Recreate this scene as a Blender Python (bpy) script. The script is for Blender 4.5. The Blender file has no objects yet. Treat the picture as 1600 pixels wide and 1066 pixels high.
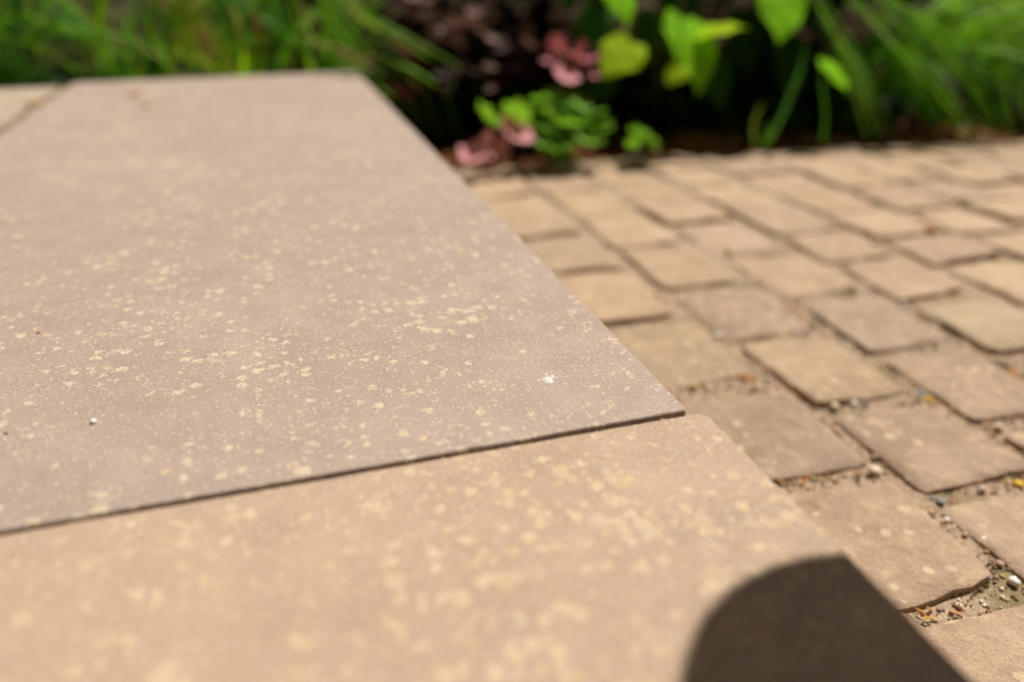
import bpy, math, random
from mathutils import Vector, Matrix, noise

random.seed(7)
R = math.radians
C = bpy.context.scene.collection
sc = bpy.context.scene

# ------------------------------------------------------------------ camera, light, exposure
CAM = Vector((-.1615, -.2525, .315))
PITCH, YAW, FPX = R(26.72), math.atan2(.298, .954), 1182.0
cd = bpy.data.cameras.new('camera')
cam = bpy.data.objects.new('camera', cd); C.objects.link(cam)
cam.location = CAM
cam.rotation_euler = (math.pi/2 - PITCH, 0, -YAW)
cd.sensor_width = 36.0
cd.lens = FPX/1600*36
cd.clip_start, cd.clip_end = .01, 200
cd.dof.use_dof = True
cd.dof.focus_distance = .374
cd.dof.aperture_fstop = 2.7
cd.dof.aperture_blades = 0
sc.camera = cam

SUN_EL = R(60)
SUN_H = Vector((.86, .51, 0)).normalized()
TO_SUN = Vector((SUN_H.x*math.cos(SUN_EL), SUN_H.y*math.cos(SUN_EL), math.sin(SUN_EL)))
w = bpy.data.worlds.new('World'); sc.world = w; w.use_nodes = True
nt = w.node_tree
bg = nt.nodes['Background']
sky = nt.nodes.new('ShaderNodeTexSky'); sky.sky_type = 'NISHITA'; sky.sun_disc = False
sky.sun_elevation = SUN_EL
sky.sun_rotation = math.atan2(SUN_H.x, SUN_H.y)
sky.air_density = 1.0; sky.dust_density = 3.0; sky.ozone_density = .6
hs = nt.nodes.new('ShaderNodeHueSaturation'); hs.inputs['Saturation'].default_value = .35
mx = nt.nodes.new('ShaderNodeMix'); mx.data_type = 'RGBA'; mx.blend_type = 'MULTIPLY'
mx.inputs['Factor'].default_value = 1.0
mx.inputs['B'].default_value = (.60, .52, .44, 1)          # one uniform warm white balance
nt.links.new(sky.outputs[0], hs.inputs['Color'])
nt.links.new(hs.outputs[0], mx.inputs['A'])
nt.links.new(mx.outputs['Result'], bg.inputs['Color'])
bg.inputs['Strength'].default_value = .05

sd = bpy.data.lights.new('sun', 'SUN'); sd.energy = 5.0; sd.angle = R(.53); sd.color = (1, .95, .88)
sun = bpy.data.objects.new('sun', sd); C.objects.link(sun)
sun.rotation_euler = TO_SUN.to_track_quat('Z', 'Y').to_euler()
sun.location = (2, 1, 4)
vs = sc.view_settings
vs.view_transform = 'Standard'; vs.look = 'None'; vs.gamma = 1; vs.use_curve_mapping = False
vs.exposure = 0.08
sc.render.engine = 'CYCLES'
sc.cycles.use_denoising = True
sc.cycles.max_bounces = 8

# ------------------------------------------------------------------ helpers
RIGHT = Vector((.954, -.298, 0)).normalized()
FWD = Vector((.298, .954, 0)).normalized()
cp, sp_ = math.cos(PITCH), math.sin(PITCH)
UPC = FWD*sp_ + Vector((0, 0, cp))          # camera up axis
VIEW = FWD*cp - Vector((0, 0, sp_))         # camera view axis

def at(px, py, t):
    "the place seen at photo pixel (px, py) at t metres along the view axis"
    return CAM + (RIGHT*((px-800)/FPX) - UPC*((py-533)/FPX) + VIEW)*t

def on(px, py, z):
    d = RIGHT*((px-800)/FPX) - UPC*((py-533)/FPX) + VIEW
    return CAM + d*((z-CAM.z)/d.z)

def link(o, parent=None):
    C.objects.link(o)
    if parent is not None: o.parent = parent
    return o

def obj(name, me, parent=None, loc=None):
    o = bpy.data.objects.new(name, me)
    if loc is not None: o.location = loc
    return link(o, parent)

def mesh(name, vs_, fs, mats, smooth=True, idx=None):
    me = bpy.data.meshes.new(name)
    me.from_pydata([tuple(v) for v in vs_], [], fs)
    for m in (mats if isinstance(mats, (list, tuple)) else [mats]): me.materials.append(m)
    if idx: me.polygons.foreach_set('material_index', idx)
    if smooth: me.polygons.foreach_set('use_smooth', [True]*len(me.polygons))
    me.update()
    return me

def thing(name, label, cat, loc=(0, 0, 0), group=None):
    o = bpy.data.objects.new(name, None); o.empty_display_size = .05
    o.location = loc; C.objects.link(o)
    o['label'] = label; o['category'] = cat
    if group: o['group'] = group
    return o

def tag(o, label, cat, group=None):
    o['label'] = label; o['category'] = cat
    if group: o['group'] = group
    return o

class MB:
    def __init__(s): s.v = []; s.f = []; s.i = []
    def add(s, v, f, k=0):
        n = len(s.v); s.v += v; s.f += [tuple(a+n for a in q) for q in f]; s.i += [k]*len(f)
    def build(s, name, mats, parent=None, smooth=True, loc=None):
        return obj(name, mesh(name, s.v, s.f, mats, smooth, s.i), parent, loc)

def tube(pts, radii, n=6):
    v = []; f = []
    for k, p in enumerate(pts):
        a = pts[max(k-1, 0)]; b = pts[min(k+1, len(pts)-1)]
        d = (Vector(b)-Vector(a)).normalized()
        x = d.orthogonal().normalized(); y = d.cross(x)
        for j in range(n):
            t = 2*math.pi*j/n
            v.append(Vector(p)+(x*math.cos(t)+y*math.sin(t))*radii[k])
    for k in range(len(pts)-1):
        for j in range(n):
            f.append((k*n+j, k*n+(j+1) % n, (k+1)*n+(j+1) % n, (k+1)*n+j))
    f.append(tuple(range(n))[::-1]); f.append(tuple((len(pts)-1)*n+j for j in range(n)))
    return v, f

def lathe(prof, n=32):
    v = []; f = []
    for r, z in prof:
        for j in range(n):
            t = 2*math.pi*j/n
            v.append(Vector((r*math.cos(t), r*math.sin(t), z)))
    for k in range(len(prof)-1):
        for j in range(n):
            f.append((k*n+j, k*n+(j+1) % n, (k+1)*n+(j+1) % n, (k+1)*n+j))
    f.append(tuple(range(n))[::-1]); f.append(tuple((len(prof)-1)*n+j for j in range(n)))
    return v, f

G = (1+5**.5)/2
ICO_V = [Vector(p).normalized() for p in ((-1, G, 0), (1, G, 0), (-1, -G, 0), (1, -G, 0), (0, -1, G), (0, 1, G),
         (0, -1, -G), (0, 1, -G), (G, 0, -1), (G, 0, 1), (-G, 0, -1), (-G, 0, 1))]
ICO_F = [(0, 11, 5), (0, 5, 1), (0, 1, 7), (0, 7, 10), (0, 10, 11), (1, 5, 9), (5, 11, 4), (11, 10, 2), (10, 7, 6), (7, 1, 8),
         (3, 9, 4), (3, 4, 2), (3, 2, 6), (3, 6, 8), (3, 8, 9), (4, 9, 5), (2, 4, 11), (6, 2, 10), (8, 6, 7), (9, 8, 1)]

def stone(c, r, flat=.75, rough=.22):
    q = Matrix.Rotation(random.uniform(0, 6.28), 3, 'Z') @ Matrix.Rotation(random.uniform(0, 6.28), 3, 'X')
    sx, sy = random.uniform(.75, 1.3), random.uniform(.75, 1.2)
    v = []
    for p in ICO_V:
        a = q @ p; k = r*random.uniform(1-rough, 1+rough)
        v.append(Vector(c)+Vector((a.x*k*sx, a.y*k*sy, a.z*k*flat)))
    return v, ICO_F

# ------------------------------------------------------------------ materials
class NT:
    def __init__(s, name):
        s.m = bpy.data.materials.new(name); s.m.use_nodes = True
        s.t = s.m.node_tree; s.b = s.t.nodes['Principled BSDF']
        s.out = s.t.nodes['Material Output']
    def n(s, typ, ins=None, **kw):
        o = s.t.nodes.new(typ)
        for k, v in kw.items(): setattr(o, k, v)
        for k, v in (ins or {}).items():
            if isinstance(v, bpy.types.NodeSocket): s.t.links.new(v, o.inputs[k])
            else: o.inputs[k].default_value = v
        return o
    def math(s, op, a, b=0.0, c=None, clamp=False):
        ins = {0: a, 1: b}
        if c is not None: ins[2] = c
        return s.n('ShaderNodeMath', ins, operation=op, use_clamp=clamp).outputs[0]
    def mapr(s, v, a, b, c, d):
        return s.n('ShaderNodeMapRange', {0: v, 1: a, 2: b, 3: c, 4: d}).outputs[0]
    def mix(s, fac, a, b, mode='MIX'):
        o = s.n('ShaderNodeMix', data_type='RGBA', blend_type=mode)
        for k, v in (('Factor', fac), ('A', a), ('B', b)):
            if isinstance(v, bpy.types.NodeSocket): s.t.links.new(v, o.inputs[k])
            elif k == 'Factor': o.inputs[k].default_value = v
            else: o.inputs[k].default_value = (*v, 1) if len(v) == 3 else v
        return o.outputs['Result']
    def noise(s, vec, scale, detail=3, rough=.55, dist=0.0):
        return s.n('ShaderNodeTexNoise', {'Vector': vec, 'Scale': scale, 'Detail': detail, 'Roughness': rough, 'Distortion': dist})
    def set(s, **kw):
        for k, v in kw.items():
            k = k.replace('_', ' ')
            if isinstance(v, bpy.types.NodeSocket): s.t.links.new(v, s.b.inputs[k])
            else: s.b.inputs[k].default_value = (*v, 1) if isinstance(v, tuple) and len(v) == 3 else v
    def bump(s, h, dist, strength=1.0, prev=None):
        ins = {'Height': h, 'Distance': dist, 'Strength': strength}
        if prev is not None: ins['Normal'] = prev
        return s.n('ShaderNodeBump', ins).outputs[0]

def spots(N, co, scale, thr, size, dens, soft, wob, wobscale, seed):
    "mask of irregular lichen spots, some cells only; dens is a socket 0..1 raising or lowering how many"
    off = N.n('ShaderNodeVectorMath', {0: co, 1: (seed, seed*.7, seed*.3)}, operation='ADD').outputs[0]
    ns = N.noise(off, wobscale, 3, .6)
    c2 = N.n('ShaderNodeVectorMath', {0: ns.outputs['Color'], 1: (.5, .5, .5)}, operation='SUBTRACT').outputs[0]
    c3 = N.n('ShaderNodeVectorMath', {0: c2, 'Scale': wob}, operation='SCALE').outputs[0]
    c4 = N.n('ShaderNodeVectorMath', {0: off, 1: c3}, operation='ADD').outputs[0]
    vo = N.n('ShaderNodeTexVoronoi', {'Vector': c4, 'Scale': scale}, voronoi_dimensions='2D')
    sep = N.n('ShaderNodeSeparateColor', {0: vo.outputs['Color']})
    r = N.math('SUBTRACT', N.math('ADD', sep.outputs[0], N.mapr(dens, .3, .7, -.24, .24)), thr)
    r = N.math('MULTIPLY', r, size)
    return N.math('DIVIDE', N.math('SUBTRACT', r, vo.outputs['Distance']), soft, clamp=True), sep.outputs[1]

def slab_material(name, base_a, base_b, cream, amount, big, seed, k=1.0, strong=.72):
    N = NT(name)
    co = N.n('ShaderNodeTexCoord').outputs['Object']
    co = N.n('ShaderNodeVectorMath', {0: co, 1: (seed*1.3, seed*.9, 0)}, operation='ADD').outputs[0]
    large = N.noise(co, 5, 3, .5).outputs[0]
    mid = N.noise(co, 38, 4, .6).outputs[0]
    col = N.mix(N.mapr(large, .35, .65, 0, 1), base_a, base_b)
    col = N.mix(N.mapr(mid, .32, .66, 0, .75), col, tuple(c*.84 for c in base_b))
    st = N.noise(co, 15, 5, .65, .6).outputs[0]
    col = N.mix(N.mapr(st, .48, .70, 0, .38), col, tuple(c*.80 for c in base_b))
    col = N.mix(N.mapr(N.noise(co, 2.4, 4, .6).outputs[0], .5, .7, 0, .35), col, tuple(c*1.12 for c in base_a))
    # fine sandy grain
    g1 = N.noise(co, 1500, 2, .7).outputs[0]
    g2 = N.noise(co, 620, 2, .6).outputs[0]
    gf = N.mapr(N.math('ADD', N.math('MULTIPLY', g1, .6), N.math('MULTIPLY', g2, .4)), .3, .7, .74, 1.26)
    gc = N.n('ShaderNodeCombineColor', {0: gf, 1: gf, 2: gf}).outputs[0]
    col = N.mix(1.0, col, gc, 'MULTIPLY')
    # tiny quartz and iron grains
    v = N.n('ShaderNodeTexVoronoi', {'Vector': co, 'Scale': 520}, voronoi_dimensions='2D')
    sp = N.n('ShaderNodeSeparateColor', {0: v.outputs['Color']})
    tiny = N.math('LESS_THAN', v.outputs['Distance'], .24)
    col = N.mix(N.math('MULTIPLY', N.math('MULTIPLY', tiny, N.math('GREATER_THAN', sp.outputs[0], .9)), .55), col, (.75, .66, .55))
    col = N.mix(N.math('MULTIPLY', N.math('MULTIPLY', tiny, N.math('LESS_THAN', sp.outputs[0], .05)), .35), col, (.2, .13, .09))
    # lichen
    dens = N.noise(co, 11, 3, .6).outputs[0]
    dens2 = N.noise(co, 26, 2, .5).outputs[0]
    m1, r1 = spots(N, co, 128/k, .77-amount, .95, dens, .13, .0085*k, 230/k, seed+3.1)
    m2, r2 = spots(N, co, 270/k, .90-amount, 1.0, dens2, .14, .003, 380, seed+8.7)
    big_n = N.noise(co, 88/k, 4, .62, .4).outputs[0]
    m3 = N.mapr(N.math('ADD', big_n, N.mapr(dens, .3, .7, -.05, .05)), .715-amount*.35*big, .745-amount*.35*big, 0, 1)
    brk = N.mapr(N.noise(co, 420, 3, .7).outputs[0], .36, .52, .25, 1)
    m = N.math('MAXIMUM', N.math('MAXIMUM', m1, N.math('MULTIPLY', m2, .8)), N.math('MULTIPLY', m3, .75))
    m = N.math('MULTIPLY', m, brk)
    tint = N.mix(N.mapr(r1, .0, 1, 0, 1), cream, tuple(a*b for a, b in zip(cream, (.97, .92, .78))))
    tint = N.mix(N.math('MULTIPLY', N.math('GREATER_THAN', r1, .93), .6), tint, (.64, .46, .22))
    col = N.mix(N.math('MULTIPLY', m, strong), col, tint)
    b = N.bump(g1, .00030, .8)
    b = N.bump(g2, .0005, .6, b)
    b = N.bump(mid, .0016, .6, b)
    b = N.bump(st, .004, .35, b)
    b = N.bump(m, .00025, .8, b)
    N.set(Base_Color=col, Roughness=.78, Normal=b)
    N.b.inputs['Specular IOR Level'].default_value = .35
    return N.m

M = {}
M['slab_far'] = slab_material('pinkish_sandstone', (.428, .327, .262), (.40, .308, .25), (.72, .60, .44), .222, 1.05, 2.0, .92, .68)
M['slab_near'] = slab_material('tan_sandstone', (.485, .347, .243), (.44, .312, .217), (.73, .58, .40), .265, 1.5, 7.0, .86, .64)
M['slab_left'] = slab_material('pale_sandstone', (.47, .37, .275), (.44, .345, .255), (.66, .54, .38), .08, 1.0, 11.0)

def sett_material():
    N = NT('weathered_sett_stone')
    info = N.n('ShaderNodeObjectInfo')
    co = N.n('ShaderNodeTexCoord').outputs['Object']
    off = N.n('ShaderNodeVectorMath', {0: info.outputs['Location'], 'Scale': 7.3}, operation='SCALE').outputs[0]
    co2 = N.n('ShaderNodeVectorMath', {0: co, 1: off}, operation='ADD').outputs[0]
    base_c = N.mix(1.0, info.outputs['Color'], (.95, .93, .90), 'MULTIPLY')
    n1 = N.noise(co2, 17, 4, .6).outputs[0]
    n2 = N.noise(co2, 70, 4, .6).outputs[0]
    n3 = N.noise(co2, 700, 2, .6).outputs[0]
    col = N.mix(N.mapr(n1, .35, .62, 0, .85), base_c, N.mix(1.0, base_c, (.76, .73, .68), 'MULTIPLY'))
    col = N.mix(N.mapr(n2, .48, .72, 0, .6), col, (.55, .40, .25))
    n4 = N.noise(co2, 33, 3, .65).outputs[0]
    col = N.mix(N.mapr(n4, .52, .72, 0, .42), col, (.25, .18, .12))
    f = N.mapr(n3, .3, .7, .82, 1.18)
    col = N.mix(1.0, col, N.n('ShaderNodeCombineColor', {0: f, 1: f, 2: f}).outputs[0], 'MULTIPLY')
    m, r = spots(N, co2, 75, .66, .95, n1, .12, .008, 140, 4.4)
    col = N.mix(N.math('MULTIPLY', m, .6), col, (.62, .49, .33))
    m2, r2 = spots(N, co2, 40, .9, .8, n2, .2, .02, 80, 9.4)
    col = N.mix(N.math('MULTIPLY', m2, .45), col, (.28, .20, .13))
    b = N.bump(n2, .004, .9)
    b = N.bump(n3, .0005, .7, b)
    N.set(Base_Color=col, Roughness=.8, Normal=b)
    N.b.inputs['Specular IOR Level'].default_value = .3
    return N.m
M['sett'] = sett_material()

def plain(name, col, rough=.7, var=.25, scale=60, bump=.0, spec=.3, trans=0.0, tcol=None):
    N = NT(name)
    co = N.n('ShaderNodeTexCoord').outputs['Object']
    n = N.noise(co, scale, 3, .6).outputs[0]
    c = N.mix(N.mapr(n, .3, .7, 0, 1), tuple(a*(1-var) for a in col), tuple(min(1, a*(1+var)) for a in col))
    N.set(Base_Color=c, Roughness=rough)
    N.b.inputs['Specular IOR Level'].default_value = spec
    if bump: N.set(Normal=N.bump(n, bump, .8))
    if trans:
        tr = N.n('ShaderNodeBsdfTranslucent', {'Color': (*(tcol or col), 1)})
        ms = N.n('ShaderNodeMixShader', {0: trans, 1: N.b.outputs[0], 2: tr.outputs[0]})
        N.t.links.new(ms.outputs[0], N.out.inputs['Surface'])
    return N.m

def fill_material():
    N = NT('joint_sand')
    co = N.n('ShaderNodeTexCoord').outputs['Object']
    a = N.noise(co, 14, 3, .6).outputs[0]; b = N.noise(co, 160, 4, .65).outputs[0]; c = N.noise(co, 900, 2).outputs[0]
    col = N.mix(N.mapr(b, .35, .65, 0, 1), (.31, .215, .135), (.50, .365, .245))
    col = N.mix(N.mapr(a, .54, .64, 0, .7), col, (.17, .14, .04))
    col = N.mix(N.mapr(c, .55, .7, 0, .5), col, (.48, .36, .23))
    N.set(Base_Color=col, Roughness=.95, Normal=N.bump(b, .006, .9))
    return N.m
M['fill'] = fill_material()
M['soil'] = plain('dark_bed_soil', (.040, .024, .015), 1.0, .5, 60, .01, 0)
M['earth'] = plain('garden_ground', (.06, .05, .03), 1.0, .4, 3, 0, 0)
M['masonry'] = plain('terrace_masonry', (.36, .27, .19), .9, .2, 30, .004)
M['grout'] = plain('dark_grout', (.16, .10, .06), .95, .4, 200, .003)
for nm, c in dict(cream=(.70, .56, .40), terracotta=(.46, .23, .13), brown=(.26, .16, .09), grey=(.34, .30, .26), pink=(.52, .33, .26),
                  ochre=(.55, .35, .14), white=(.84, .79, .72), yellow=(.72, .44, .05), blue=(.25, .27, .28)).items():
    M[nm] = plain(nm+'_stone', c, .65, .15, 300)
M['moss'] = plain('olive_moss', (.16, .15, .02), .9, .3, 200)
M['bark'] = plain('bark_litter', (.17, .07, .03), .95, .5, 40, 0, .05)
M['dryleaf'] = plain('dry_orange_leaf', (.56, .24, .07), .7, .2, 90, trans=.3)
M['yleaf'] = plain('yellow_leaf_scrap', (.62, .38, .10), .7, .15, 90, trans=.3)
M['red'] = plain('scarlet', (.6, .03, .02), .5, .05)
def leafm(name, col, tcol, tr=.45, spec=.12, rough=.55): return plain(name, col, rough, .22, 30, 0, spec, tr, tcol)
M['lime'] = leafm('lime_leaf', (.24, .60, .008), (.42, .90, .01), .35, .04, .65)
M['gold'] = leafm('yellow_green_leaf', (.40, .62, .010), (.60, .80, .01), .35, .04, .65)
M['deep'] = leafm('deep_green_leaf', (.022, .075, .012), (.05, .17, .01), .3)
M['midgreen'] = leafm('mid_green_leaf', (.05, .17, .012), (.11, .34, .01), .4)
M['pinkleaf'] = leafm('pink_leaf', (.82, .36, .38), (.7, .26, .22), .15)
M['redleaf'] = leafm('wine_pink_leaf', (.66, .25, .30), (.6, .16, .14), .2)
M['dusty'] = leafm('dusty_pink_leaf', (.22, .125, .105), (.2, .1, .08), .2)
M['dark_leaf'] = leafm('dark_purple_leaf', (.045, .02, .018), (.08, .02, .015), .2)
M['fresh'] = leafm('fresh_green_leaf', (.24, .50, .06), (.32, .66, .03), .35)
M['blade_a'] = leafm('grass_blade_bright', (.19, .43, .010), (.40, .72, .01), .45)
M['blade_b'] = leafm('grass_blade_green', (.085, .27, .010), (.18, .52, .01), .45)
M['blade_c'] = leafm('grass_blade_yellowing', (.26, .36, .03), (.42, .54, .03), .45)
M['blade_d'] = leafm('grass_blade_dark', (.03, .095, .012), (.06, .20, .01), .4)
M['blade_e'] = leafm('grass_blade_pale', (.26, .34, .13), (.32, .48, .08), .4)
M['straw'] = leafm('dead_blade', (.34, .15, .045), (.4, .17, .03), .3)
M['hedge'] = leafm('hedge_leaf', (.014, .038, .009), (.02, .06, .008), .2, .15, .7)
M['stem'] = plain('green_brown_stem', (.10, .10, .03), .7, .3, 50)
M['redstem'] = plain('dark_red_stem', (.09, .025, .018), .7, .3, 50)
M['trunk'] = plain('shrub_trunk', (.10, .07, .045), .9, .4, 30)
M['metal'] = plain('black_powder_coat', (.02, .02, .02), .5, .1, 90)
M['lens'] = plain('frosted_lens', (.6, .58, .52), .4, .05, 90)

# ------------------------------------------------------------------ the setting
def sheet(name, x0, x1, y0, y1, nx, ny, zf, mat):
    v = [(x0+(x1-x0)*i/nx, y0+(y1-y0)*j/ny, 0) for j in range(ny+1) for i in range(nx+1)]
    v = [(a, b, zf(a, b)) for a, b, _ in v]
    f = [(j*(nx+1)+i, j*(nx+1)+i+1, (j+1)*(nx+1)+i+1, (j+1)*(nx+1)+i) for j in range(ny) for i in range(nx)]
    o = obj(name, mesh(name, v, f, mat)); o['kind'] = 'structure'
    return o

sheet('ground', -60, 60, -60, 60, 4, 4, lambda a, b: -.09, M['earth'])

def bed_y(x): return .988-.045*(x-.13)-.075*max(0, x-.55)+.012*noise.noise(Vector((x*9, 2, 0)))
# planting bed: soil swelling gently towards the back
def soil_z(x, y):
    d = y-bed_y(x)
    return -.022+min(max(d, 0), 1)*.03+.018*noise.noise(Vector((x*7, y*7, 0)))+.008*noise.noise(Vector((x*31, y*31, 5)))
sheet('planting_bed', -3.2, 3.6, .72, 5.2, 150, 100, soil_z, M['soil'])

# pavement: sand bed with every sett a stone of its own
pav = sheet('pavement', -.03, 2.1, -.85, 1.0, 140, 120,
            lambda a, b: (-.07 if b > bed_y(a)+.012 else 0)-.0056+.0018*min(1, max(0, (b-.3)/.35))+.0026*noise.noise(Vector((a*60, b*60, 0))), M['fill'])

setts = [
 [(.108,.082),(.210,.069),(.203,-.024),(.109,-.026)], [(.107,.205),(.208,.191),(.212,.091),(.108,.095)],
 [(.226,.147),(.312,.142),(.318,.053),(.221,.051)], [(.224,.280),(.317,.269),(.307,.163),(.223,.168)],
 [(.330,.216),(.424,.204),(.405,.108),(.326,.112)], [(.338,.345),(.430,.335),(.424,.234),(.328,.230)],
 [(.443,.303),(.548,.288),(.515,.193),(.436,.195)], [(.106,.346),(.213,.341),(.204,.232),(.106,.226)],
 [(.220,.400),(.320,.394),(.310,.287),(.224,.294)], [(.106,.487),(.205,.478),(.200,.357),(.108,.356)],
 [(.225,.545),(.321,.536),(.309,.414),(.219,.418)], [(.335,.475),(.435,.457),(.421,.363),(.334,.360)],
 [(.447,.418),(.543,.408),(.528,.322),(.440,.316)], [(.107,.612),(.214,.603),(.204,.492),(.106,.498)],
 [(.331,.605),(.425,.592),(.417,.484),(.328,.494)], [(.445,.529),(.543,.515),(.538,.434),(.440,.432)],
 [(.560,.479),(.662,.467),(.657,.392),(.553,.388)]]
setts = [[Vector((a, b, 0)) for a, b in q] for q in setts]
cols = {0: (.002, .097, .31, .31), 1: (.107, .208, -.024, .612), 2: (.222, .315, .051, .545), 3: (.330, .426, .108, .605),
        4: (.440, .543, .193, .529), 5: (.557, .660, .388, .479)}
x = .672
for k in range(6, 18):
    wd = random.uniform(.09, .108); yy = random.uniform(.2, .3)
    cols[k] = (x, x+wd, yy, yy); x += wd+random.uniform(.007, .012)
def jq(x0, x1, y0, y1):
    j = lambda: random.uniform(-.0045, .0045)
    sh = .012*math.sin(x0*9+y0*3)
    return [Vector((x0+j(), y1+j(), 0)), Vector((x1+j(), y1+j()-.004, 0)), Vector((x1+j(), y0+j()-.004, 0)), Vector((x0+j(), y0+j(), 0))]
for k, (x0, x1, lo, hi) in cols.items():
    y = hi+random.uniform(.007, .011)
    while True:
        ln = random.uniform(.085, .128); e = bed_y((x0+x1)/2)
        if y+ln > e+.012: break
        setts.append(jq(x0, x1, y, y+ln)); y += ln+random.uniform(.006, .012)
    y = lo-random.uniform(.011, .018)
    while y > -.7:
        ln = random.uniform(.092, .112)
        setts.append(jq(x0, x1, y-ln, y)); y -= ln+random.uniform(.010, .017)

GL = [-1, -.955, -.8, -.55, -.28, 0, .28, .55, .8, .955, 1]
def sett_mesh(q, seed):
    c = sum(q, Vector())/4
    hz = random.uniform(-.0018, .0030); tx, ty = random.uniform(-.03, .03), random.uniform(-.035, .03)
    n = len(GL); v = []; f = []
    def place(a, b, grow=1.0):
        m = max(abs(a), abs(b), 1e-6); s = max(((abs(a)**16+abs(b)**16)**(1/16))/m, 1)
        a, b = a/s*grow, b/s*grow
        u, w_ = (a+1)/2, (b+1)/2
        p = (q[3]*(1-u)+q[2]*u)*(1-w_)+(q[0]*(1-u)+q[1]*u)*w_-c
        if m > .9:
            k = noise.noise(Vector((p.x*55+seed*3.1, p.y*55, seed)))*.0030+noise.noise(Vector((p.x*150, p.y*150, seed)))*.0013
            p += p.normalized()*k
        return p, m
    for b in GL:
        for a in GL:
            p, m = place(a, b)
            z = hz+tx*p.x+ty*p.y+.0034*noise.noise(Vector((p.x*26, p.y*26, seed*5.7)))+.0013*noise.noise(Vector((p.x*90, p.y*90, seed*2.7)))
            if m > .99: z -= .0016+.0012*max(0, noise.noise(Vector((p.x*60, p.y*60, seed+8))))
            elif m > .94: z -= .0003
            v.append(Vector((p.x, p.y, z)))
    for j in range(n-1):
        for i in range(n-1):
            f.append((j*n+i, j*n+i+1, (j+1)*n+i+1, (j+1)*n+i))
    ring = [i for i in range(n)]+[j*n+n-1 for j in range(1, n)]+[(n-1)*n+i for i in range(n-2, -1, -1)]+[j*n for j in range(n-2, 0, -1)]
    rim = len(v); v += [v[r_].copy() for r_ in ring]
    base = len(v)
    for r_ in ring:
        p = v[r_]; v.append(Vector((p.x*1.03, p.y*1.03, -.035)))
    L = len(ring)
    for k in range(L):
        f.append((rim+k, base+k, base+(k+1) % L, rim+(k+1) % L))
    return mesh('sett', v, f, M['sett']), c
SETT_HERO = [(.46, .325, .225), (.375, .272, .195), (.42, .30, .215), (.48, .35, .235), (.44, .315, .225), (.43, .315, .23), (.48, .37, .25), (.44, .325, .215),
             (.43, .31, .225), (.53, .375, .25), (.49, .355, .24), (.53, .38, .265), (.53, .375, .265), (.46, .34, .235), (.53, .38, .28), (.50, .36, .25), (.49, .35, .25)]
SETT_COLS = [(.51, .365, .255), (.49, .35, .235), (.53, .38, .265), (.46, .335, .235), (.52, .375, .25), (.48, .345, .245), (.54, .39, .265)]
for i, q in enumerate(setts):
    me, c = sett_mesh(q, i*1.37+.5)
    o = obj('sett', me, pav, c)
    o.color = (*(tuple(c_*.94 for c_ in SETT_HERO[i]) if i < len(SETT_HERO) else random.choice(SETT_COLS)), 1)

def in_sett(p, pad=0.0):
    for q in setts:
        if abs(p.x-q[0].x) > .16 or abs(p.y-q[0].y) > .16: continue
        ok = True
        for k in range(4):
            a, b = q[k], q[(k+1) % 4]
            d = (b-a)
            if (d.x*(p.y-a.y)-d.y*(p.x-a.x))/d.length > -pad: ok = False; break
        if ok: return True
    return False

# terrace: raised base with sandstone slabs
RISE = .135
ter = thing('terrace', '', '', (0, 0, 0)); del ter['label']; del ter['category']; ter['kind'] = 'structure'
def box(x0, x1, y0, y1, z0, z1):
    v = [Vector((a, b, c)) for c in (z0, z1) for a, b in ((x0, y0), (x1, y0), (x1, y1), (x0, y1))]
    return v, [(3, 2, 1, 0), (4, 5, 6, 7), (0, 1, 5, 4), (1, 2, 6, 5), (2, 3, 7, 6), (3, 0, 4, 7)]
b = MB(); b.add(*box(-.93, -.022, -1.19, 1.18, -.05, RISE-.042)); b.build('base_wall', M['masonry'], ter, False)
b = MB(); b.add(*box(-.925, -.019, -1.185, 1.175, RISE-.041, RISE-.012)); b.build('mortar_bed', M['grout'], ter, False)

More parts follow.
